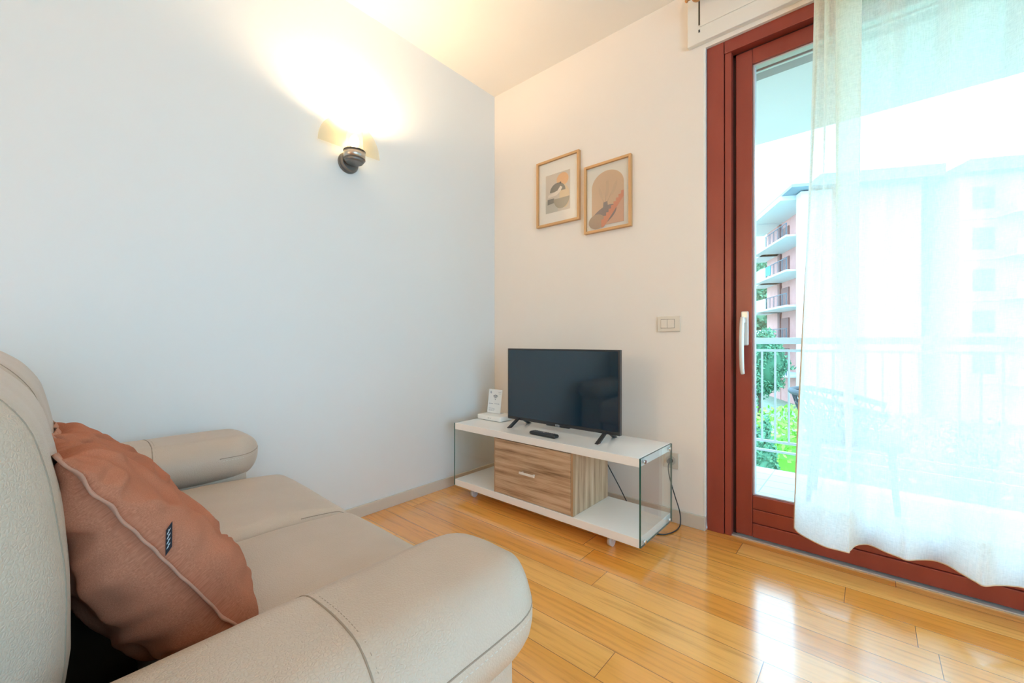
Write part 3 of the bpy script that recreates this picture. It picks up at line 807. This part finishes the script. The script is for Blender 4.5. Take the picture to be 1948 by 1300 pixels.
# ---------------------------------------------------------------- curtain and rod
cu = thing('curtain', 'long sheer cream curtain hanging over the right of the glass door', 'curtain', (2.2, -.09, 2.58))
sheer = bpy.data.materials.new('sheer_cream_voile'); sheer.use_nodes = True; nt = sheer.node_tree; nt.nodes.remove(nt.nodes['Principled BSDF'])
def sheer_nodes(m, dens):
    nt = m.node_tree
    t = N(m, 'ShaderNodeBsdfTransparent')
    d = N(m, 'ShaderNodeBsdfDiffuse'); d.inputs[0].default_value = (.88, .83, .74, 1)
    tr = N(m, 'ShaderNodeBsdfTranslucent'); tr.inputs[0].default_value = (.95, .93, .88, 1)
    a = N(m, 'ShaderNodeMixShader'); a.inputs[0].default_value = .78; L(m, d.outputs[0], a.inputs[1]); L(m, tr.outputs[0], a.inputs[2])
    v = coords(m, (420, 420, 40)); v2 = coords(m, (60, 60, 420))
    n1 = noise_tex(m, v, 1, 2); n2 = noise_tex(m, v2, 1, 2)
    ad = N(m, 'ShaderNodeMath', operation='ADD'); L(m, n1, ad.inputs[0]); L(m, n2, ad.inputs[1])
    mr = N(m, 'ShaderNodeMapRange'); mr.inputs['From Min'].default_value = .6; mr.inputs['From Max'].default_value = 1.4
    mr.inputs['To Min'].default_value = dens - .12; mr.inputs['To Max'].default_value = dens + .12; L(m, ad.outputs[0], mr.inputs[0])
    # woven cloth reads denser when seen along the cloth
    lw = N(m, 'ShaderNodeLayerWeight'); lw.inputs[0].default_value = .35
    mm = N(m, 'ShaderNodeMath', operation='MULTIPLY_ADD'); mm.use_clamp = True; L(m, lw.outputs['Facing'], mm.inputs[0]); mm.inputs[1].default_value = .30; L(m, mr.outputs[0], mm.inputs[2])
    mx = N(m, 'ShaderNodeMixShader'); L(m, mm.outputs[0], mx.inputs[0]); L(m, t.outputs[0], mx.inputs[1]); L(m, a.outputs[0], mx.inputs[2])
    L(m, mx.outputs[0], nt.nodes['Material Output'].inputs[0])
sheer_nodes(sheer, .66)
HEM = [(1.803, -.037), (1.831, -.089), (1.905, -.147), (1.949, -.152), (1.988, -.144), (1.997, -.09), (2.012, -.048), (2.037, -.021), (2.061, -.027), (2.09, -.05), (2.127, -.068),
       (2.149, -.078), (2.184, -.045), (2.222, -.019), (2.256, -.032), (2.285, -.077), (2.312, -.116), (2.328, -.133), (2.36, -.101), (2.394, -.075), (2.424, -.064),
       (2.47, -.09), (2.52, -.13), (2.56, -.10), (2.61, -.05), (2.67, -.06), (2.73, -.11), (2.79, -.13), (2.85, -.08), (2.92, -.05), (3.0, -.09), (3.07, -.12), (3.14, -.08), (3.22, -.05)]
def folds_top(t):
    # tight gathers at the leading edge, loose wide folds further right
    x = 1.878 + .107 * t / .127 if t < .127 else 1.985 + (3.20 - 1.985) * (t - .127) / .873
    k = max(0, 1 - t / .15); lo_ = min(1, t / .12)
    y = -.100 + .040 * min(1, k * 2.5) * math.sin(2 * PI * 26 * t) + .020 * lo_ * math.sin(2 * PI * 7.3 * t + 1) + .010 * lo_ * math.sin(2 * PI * 17 * t)
    x += .016 * min(1, k * 2.5) * math.sin(2 * PI * 26 * t + 1.3)
    return Vector((x, y, 0))
hp = [Vector((x, y, 0)) for x, y in HEM]
ZT, ZB = 2.555, .135
def cur(u, v):
    # u across, v up
    a = interp(hp, u); c = folds_top(u)
    s = v ** .9; k = s * s * (3 - 2 * s)
    k = .35 * s + .65 * k
    p = a.lerp(c, k)
    p.y += .012 * noise.noise(Vector((u * 9, v * 1.5, 0))) * math.sin(PI * v)
    p.z = ZB + (ZT - ZB) * v
    # the overlapping fold that falls from the rod near the leading edge
    q = (u - .122) / .030
    if -1 < q < 1:
        wn = (1 - q * q) ** 2; k = min(1, .15 + v * 2.2) * (.55 + .45 * v)
        p.x -= .060 * k * wn * math.sin(PI * q * 1.3); p.y -= .030 * k * wn * math.cos(PI * q * .9)
    return p
MB().grid(cur, 700, 70).build('curtain_panel', sheer, cu)
hemm = bpy.data.materials.new('doubled_voile_hem'); hemm.use_nodes = True; hemm.node_tree.nodes.remove(hemm.node_tree.nodes['Principled BSDF']); sheer_nodes(hemm, .60)
MB().grid(lambda u, v: cur(u, v * .062) + Vector((0, -.003, 0)), 420, 6).build('hem_band', hemm, cu, label='doubled hem band along the bottom')
TAPE = mat('edge_tape', (.70, .52, .36), .8)
MB().tube([cur(i / 420, 0) + Vector((0, -.003, .001)) for i in range(421)], .0022, 6).build('hem_edge', TAPE, cu, label='beige stitched edge')
MB().tube([cur(0, i / 70) for i in range(71)], .0032, 6).build('side_edge', TAPE, cu, label='beige stitched leading edge')
rod = thing('curtain_rod', 'wooden curtain rod with turned ball end above the glass door', 'curtain rod', (2.8, -.10, 2.58))
WOOD = mat('honey_wood', (.50, .24, .075), .4)
MB().cyl((1.47, -.10, 2.585), (4.35, -.10, 2.585), .0125, seg=24).build('pole', WOOD, rod)
for s_, xe in ((-1, 1.47), (1, 4.35)):
    b = MB(); b.cyl((xe, -.10, 2.585), (xe + s_ * .022, -.10, 2.585), .009); b.ball((xe + s_ * .045, -.10, 2.585), .026)
    b.cyl((xe + s_ * .068, -.10, 2.585), (xe + s_ * .088, -.10, 2.585), .006, .004); b.ball((xe + s_ * .093, -.10, 2.585), .0085); b.build('finial', WOOD, rod)
for xe in (1.60, 2.9, 4.2):
    b = MB(); b.cyl((xe, -.03, 2.60), (xe, -.098, 2.60), .006); b.cyl((xe, -.034, 2.60), (xe, -.042, 2.60), .02); b.cyl((xe - .006, -.10, 2.585), (xe + .006, -.10, 2.585), .018, seg=24); b.build('bracket', mat('bracket_wood', (.42, .2, .07), .4), rod)
for i in range(14):
    t = i / 13; p = folds_top(t); b = MB()
    b.tube([(p.x, -.10 + .019 * math.cos(a), 2.580 + .019 * math.sin(a)) for a in [2 * PI * k / 20 for k in range(20)]], .002, 6, closed=True)
    b.build('ring', WOOD, rod)

# ---------------------------------------------------------------- balcony
tile = mat('balcony_tile', (.70, .66, .60), .6)
v = coords(tile); bt = N(tile, 'ShaderNodeTexBrick', offset=0); bt.inputs['Scale'].default_value = 1; bt.inputs['Brick Width'].default_value = .30; bt.inputs['Row Height'].default_value = .15
bt.inputs['Mortar Size'].default_value = .004; bt.inputs['Color1'].default_value = (.62, .58, .52, 1); bt.inputs['Color2'].default_value = (.58, .54, .49, 1); bt.inputs['Mortar'].default_value = (.36, .33, .30, 1)
L(tile, v, bt.inputs['Vector']); L(tile, bt.outputs['Color'], bs(tile).inputs['Base Color'])
struct('balcony_floor', MB().box((-.6, .30, -.22), (5.6, 1.52, -.04)), tile)
struct('threshold', MB().box((DX0, .076, -.04), (DX1, .30, -.005), bev=.003), mat('stone_sill', (.56, .54, .50), .5))
struct('balcony_ceiling', MB().box((-.6, .30, 2.50), (5.6, 1.60, 2.72)), wall_mat('balcony_soffit', (.72, .62, .62)))
rl = thing('balcony_railing', 'white painted metal balcony railing with upright bars', 'railing', (2.5, 1.42, -.04))
RW = mat('white_railing_paint', (.62, .64, .63), .5)
MB().box((-.6, 1.395, .915), (5.6, 1.445, .962), bev=.004).build('top_rail', RW, rl)
MB().box((-.6, 1.41, .858), (5.6, 1.43, .876), bev=.002).build('upper_rail', RW, rl)
MB().box((-.6, 1.41, .182), (5.6, 1.43, .200), bev=.002).build('lower_rail', RW, rl)
MB().box((-.6, 1.41, .112), (5.6, 1.43, .128), bev=.002).build('bottom_rail', RW, rl)
for i in range(46):
    x = 1.43 + (i - 6) * .0845
    if x > 5.5 or x < -.5: continue
    MB().box((x - .006, 1.413, .20), (x + .006, 1.427, .858)).build('bar', RW, rl)
for x in (-.5, 1.36, 3.2, 5.1):
    MB().box((x - .018, 1.405, -.04), (x + .018, 1.437, .915)).build('post', RW, rl)

# wicker armchair on the balcony, its back showing beside the curtain edge
wk = thing('balcony_chair', 'dark grey woven plastic armchair on the balcony beside the railing', 'chair', (2.02, 1.05, -.04))
WK = mat('grey_wicker', (.075, .085, .10), .5)
ccx, ccy, cz0 = 1.965, 1.0, -.04
b = MB()
def rim(a, z, r=.29): return Vector((ccx + r * math.cos(a), ccy + r * .95 * math.sin(a), z))
A0, A1 = math.radians(60), math.radians(300)
def ztop(a):
    t = abs((a - PI) / (2 * PI / 3)); return .665 - .14 * max(0, t - .35) ** 1.2
for ring in range(1):
    b.tube([rim(A0 + (A1 - A0) * i / 40, cz0 + ztop(A0 + (A1 - A0) * i / 40), .30) for i in range(41)], .017, 10)
b.build('top_rim', WK, wk)
b = MB(); nn_ = 20
def sh(u, v):
    a = A0 + (A1 - A0) * u; z = .40 + (ztop(a) - .40) * v; r = .20 + .10 * v ** .8; return rim(a, cz0 + z, r)
for k in range(nn_):
    for sg in (1, -1):
        pth = [sh(min(1, max(0, (k + .5) / nn_ + sg * .09 * (v / 8 - .5))), v / 8) for v in range(9)]
        b.tube(pth, .0042, 5)
for v in (.25, .5, .75): b.tube([sh(i / 40, v) for i in range(41)], .004, 5)
b.build('woven_back', WK, wk)
bm = rbox(ccx - .22, ccx + .22, ccy - .22, ccy + .22, cz0 + .385, cz0 + .43, .02, 10); bm_obj('seat', bm, WK, wk)
for dx in (-.17, .17):
    for dy in (-.17, .17): MB().cyl((ccx + dx * 1.15, ccy + dy * 1.15, cz0), (ccx + dx, ccy + dy, cz0 + .39), .013, .016, 12).build('leg', WK, wk)

# ---------------------------------------------------------------- outdoors
GZ = -5.2
grass = mat('lawn', (.16, .30, .07), .95, spec=.1)
v = coords(grass); L(grass, ramp(grass, noise_tex(grass, v, 1.5, 6, .7), [(.3, (.26, .30, .22)), (.7, (.36, .40, .30))]), bs(grass).inputs['Base Color'])
b = MB(); b.grid(lambda u, v: Vector((-90 + 180 * u, 1.6 + 120 * v, GZ + (0 if v < .45 else (v - .45) * 22 * (1 if u < .42 else .6)))), 30, 30); struct('ground', b, grass)
F_ = Vector((-math.sin(YAW), math.cos(YAW), 0)); R__ = Vector((math.cos(YAW), math.sin(YAW), 0))
brick = mat('brick_facing', (.45, .20, .15), .9)
v = coords(brick); L(brick, ramp(brick, noise_tex(brick, v, 1.3, 5, .7), [(.3, (.56, .26, .22)), (.7, (.64, .31, .27))]), bs(brick).inputs['Base Color'])
CONC = mat('pale_concrete', (.62, .63, .62), .85); DARKM = mat('dark_railing_metal', (.06, .08, .10), .6); SHUT = mat('rust_shutter', (.22, .085, .07), .7)
WIN = mat('window_reflecting', (.20, .27, .30), .15); ROOF = mat('roof_sheet', (.22, .30, .36), .5); CLOTH = mat('teal_cloth', (.06, .30, .32), .8)
P0 = Vector((9.6, 19.4, 0))
# facade frame: s runs away from us along the balcony front, n points left towards the gap we look through, e along the street facade
Dv = Vector((-math.sin(math.radians(27)), math.cos(math.radians(27)), 0)); Nv = Vector((-Dv.y, Dv.x, 0)); Ev = -Nv
a0 = CAM + (F_ + R__ * ((1518 - 974) / 784)) * 35; a0.z = 0
def fp(s, n, z): return a0 + Dv * s + Nv * n + Vector((0, 0, z))
def fbox(mb, s0, s1, n0, n1, z0, z1, m=None, bev=0):
    rot = Matrix((Dv, Nv, Vector((0, 0, 1)))).transposed(); c = fp((s0 + s1) / 2, (n0 + n1) / 2, (z0 + z1) / 2)
    d = Vector((abs(s1 - s0) / 2, abs(n1 - n0) / 2, abs(z1 - z0) / 2)); return mb.box(c - d, c + d, m, bev, rot)
flo = [-5.2 + .14, -2.06 + .0, 1.05, 4.15, 7.25, 10.3]
ap = thing('apartment_building', 'brick apartment block with stacked white balconies and blue roof edge seen left of the curtain', 'building', fp(4, -6, GZ))
b = MB(); fbox(b, 0.6, 13.2, -9, -1.9, GZ, 14.0); b.build('wall', brick, ap)
b = MB(); fbox(b, 9.2, 13.2, -3.4, -1.85, GZ, 13.3); b.build('wing', brick, ap, label='brick end wing beside the balconies')
b = MB(); fbox(b, -.2, .75, -2.4, -.15, GZ, 13.6); fbox(b, 1.7, 2.05, -1.9, -1.55, GZ, 13.4); b.build('pillar', CONC, ap, label='white upright pillar')
b = MB(); fbox(b, -1.2, 14.6, -9.5, .9, 13.7, 13.95); fbox(b, -1.2, 14.2, -9.5, -1.2, 13.95, 14.6); b.build('roof', ROOF, ap)
b = MB(); fbox(b, 1.0, 8.5, -1.9, 1.0, 13.3, 13.69); fbox(b, 8.9, 14.3, -1.9, .85, 13.3, 13.69); b.build('soffit', CONC, ap, label='white underside of the roof edge')
for k, z in enumerate(flo):
    if k == 0: continue
    b = MB(); fbox(b, 1.0, 10.2, -1.9, .55, z - .16, z); sl = b.build('balcony_slab', CONC, ap)
    b = MB(); fbox(b, 9.0, 13.9, -1.9, -.1, z - .16, z); sl2 = b.build('balcony_slab', CONC, ap)
    b = MB(); fbox(b, 6.3, 9.0, .42, .55, z, z + 1.05); b.build('parapet', CONC, sl)
    for (s0, s1, n, pr) in ((1.0, 6.2, .5, sl), (9.0, 13.8, -.15, sl2)):
        b = MB(); fbox(b, s0, s1, n - .03, n + .03, z + 1.0, z + 1.06); c = s0
        while c <= s1: fbox(b, c, c + .05, n - .03, n + .02, z, z + 1.0); c += 1.4 if n < 0 else 1.0
        c = s0 + .2
        while c <= s1: fbox(b, c, c + .02, n - .01, n + .01, z, z + 1.0); c += .35
        b.build('balcony_railing', DARKM, pr)
    b = MB(); fbox(b, 7.0, 9.0, -1.89, -1.8, z + .05, z + 2.3); b.build('shutter', SHUT, ap)
    b = MB(); fbox(b, 2.9, 4.6, -1.89, -1.8, z + .05, z + 2.2); b.build('window', WIN, ap)
    b = MB(); fbox(b, 9.0, 9.6, -1.84, -1.7, z + .05, z + 2.9); b.build('shutter', SHUT, ap)
    if k in (2, 4): b = MB(); fbox(b, 4.6, 5.8, .56, .62, z + .1, z + .95); b.build('hanging_cloth', CLOTH, ap, label='teal cloth hung over a balcony rail')
b = MB()
for s_ in (10.2, 11.8): fbox(b, s_, s_ + .6, -1.89, -1.78, -4.1, -2.6)
b.build('window', WIN, ap)
# second block, facing us behind the curtain
ap2 = thing('apartment_building', 'long pale apartment block behind the sheer curtain', 'building', fp(-8, -24, GZ))
def gp(e, d, z): return a0 + Ev * e + Dv * d + Vector((0, 0, z))
def gbox(mb, e0, e1, d0, d1, z0, z1, m=None):
    rot = Matrix((Ev, Dv, Vector((0, 0, 1)))).transposed(); c = gp((e0 + e1) / 2, (d0 + d1) / 2, (z0 + z1) / 2)
    h = Vector((abs(e1 - e0) / 2, abs(d1 - d0) / 2, abs(z1 - z0) / 2)); return mb.box(c - h, c + h, m, 0, rot)
b = MB(); gbox(b, 10.2, 42, -1.4, 10, GZ, 13.4); b.build('wall', mat('pale_brick_render', (.58, .46, .42), .9), ap2)
b = MB(); gbox(b, 10.2, 43, -2.4, 10.5, 13.4, 14.3); b.build('roof', ROOF, ap2)
for k, z in enumerate(flo[1:]):
    b = MB(); gbox(b, 12.5, 22, -3.0, -1.4, z - .16, z); gbox(b, 12.5, 22, -3.0, -2.9, z, z + 1.0); b.build('balcony_slab', CONC, ap2)
    b = MB(); gbox(b, 26, 36, -3.0, -1.4, z - .16, z); gbox(b, 26, 36, -3.0, -2.9, z, z + 1.0); b.build('balcony_slab', CONC, ap2)
    b = MB(); gbox(b, 10.2, 42, -1.45, -1.38, z - .2, z + .1); b.build('string_course', CONC, ap2)
    for e in (11.0, 14.5, 17.0, 21.5, 24, 28, 33, 38.5): b = MB(); gbox(b, e, e + 1.3, -1.46, -1.38, z + .6, z + 2.2); b.build('window', WIN, ap2)

def leaf_mat(name, c0, c1):
    m = mat(name, c0, .7, spec=.2); oi = N(m, 'ShaderNodeNewGeometry')
    L(m, ramp(m, oi.outputs['Random Per Island'], [(0, c0), (1, c1)]), bs(m).inputs['Base Color']); return m
LG1 = leaf_mat('teal_green_leaves', (.045, .14, .075), (.14, .30, .16)); LG2 = leaf_mat('fresh_green_leaves', (.12, .32, .03), (.36, .62, .10)); BARK = mat('bark', (.10, .07, .05), .9)
def leaves(c, rad, n, size, squash=1., core=True):
    b = MB(); c = Vector(c)
    for i in range(n):
        d = Vector((random.gauss(0, 1), random.gauss(0, 1), random.gauss(0, 1))).normalized()
        lump = .78 + .32 * noise.noise(d * 2.3 + c) + .16 * noise.noise(d * 6 + c)
        p = c + Vector((d.x * rad[0], d.y * rad[1], d.z * rad[2])) * lump * random.uniform(.72, 1.02)
        a = Vector((random.gauss(0, 1), random.gauss(0, 1), random.gauss(0, 1))).normalized(); q = a.orthogonal().normalized(); s = size * random.uniform(.6, 1.3)
        vs = [b.bm.verts.new(p + a * s), b.bm.verts.new(p + q * s * .45), b.bm.verts.new(p - a * s), b.bm.verts.new(p - q * s * .45)]
        b.bm.faces.new(vs)
    if core: b.ball(c, .7, rad, 12)
    return b
def tree(label, base, h, rad, n, size, m, group=None):
    t = thing('tree', label, 'tree', base, group)
    top = Vector(base) + Vector((0, 0, h))
    leaves(top - Vector((0, 0, rad[2])), rad, n, size).build('foliage', m, t)
    MB().cyl(base, top - Vector((0, 0, rad[2] * 1.2)), rad[0] * .09, rad[0] * .05, 10).build('trunk', BARK, t)
def fr(px, depth, z): p = CAM + (F_ + R__ * ((px - 974) / 784)) * depth; p.z = z; return p
for i, (px, dp, h, r, lb) in enumerate(((1432, 62, 21.5, 6.5, 'tall dark tree rising behind the brick block, furthest left'), (1462, 52, 13, 3.2, 'mid height tree just left of the brick block'),
                                    (1446, 33, 7.6, 2.3, 'broad tree in front of the brick block beside the door frame'))):
    tree(lb, fr(px, dp, GZ), h, (r, r, h * .42), 5200 if i < 2 else 9000, .42 if i < 2 else .15, LG1)
hd = thing('garden_hedge', 'bright green bushy hedge below the balcony railing', 'hedge', fr(1480, 11, GZ))
b = MB()
for i in range(30000):
    u = random.uniform(-1, 1); dpt = random.uniform(0, 2.8); zz = random.random() ** .45
    xx = u * 7
    top = -.55 + .35 * noise.noise(Vector((xx * .8, dpt, 0))) + .12 * noise.noise(Vector((xx * 3, dpt * 3, 2)))
    p = Vector((1.0 + xx, 6.4 + dpt, -4.9 + (top + 4.9) * zz))
    a = Vector((random.gauss(0, 1), random.gauss(0, 1), random.gauss(0, 1))).normalized(); q = a.orthogonal().normalized(); s = .062 * random.uniform(.6, 1.3)
    b.bm.faces.new([b.bm.verts.new(p + a * s), b.bm.verts.new(p + q * s * .5), b.bm.verts.new(p - a * s), b.bm.verts.new(p - q * s * .5)])
b.box((-6, 6.7, GZ), (8, 9.0, -1.2)); b.build('foliage', LG2, hd)
sb_ = thing('shrub', 'dark blue green shrub in front of the bright hedge', 'shrub', fr(1450, 6.3, GZ))
leaves(fr(1450, 6.3, -1.2), (.24, .24, 1.1), 3500, .05).build('foliage', LG1, sb_)
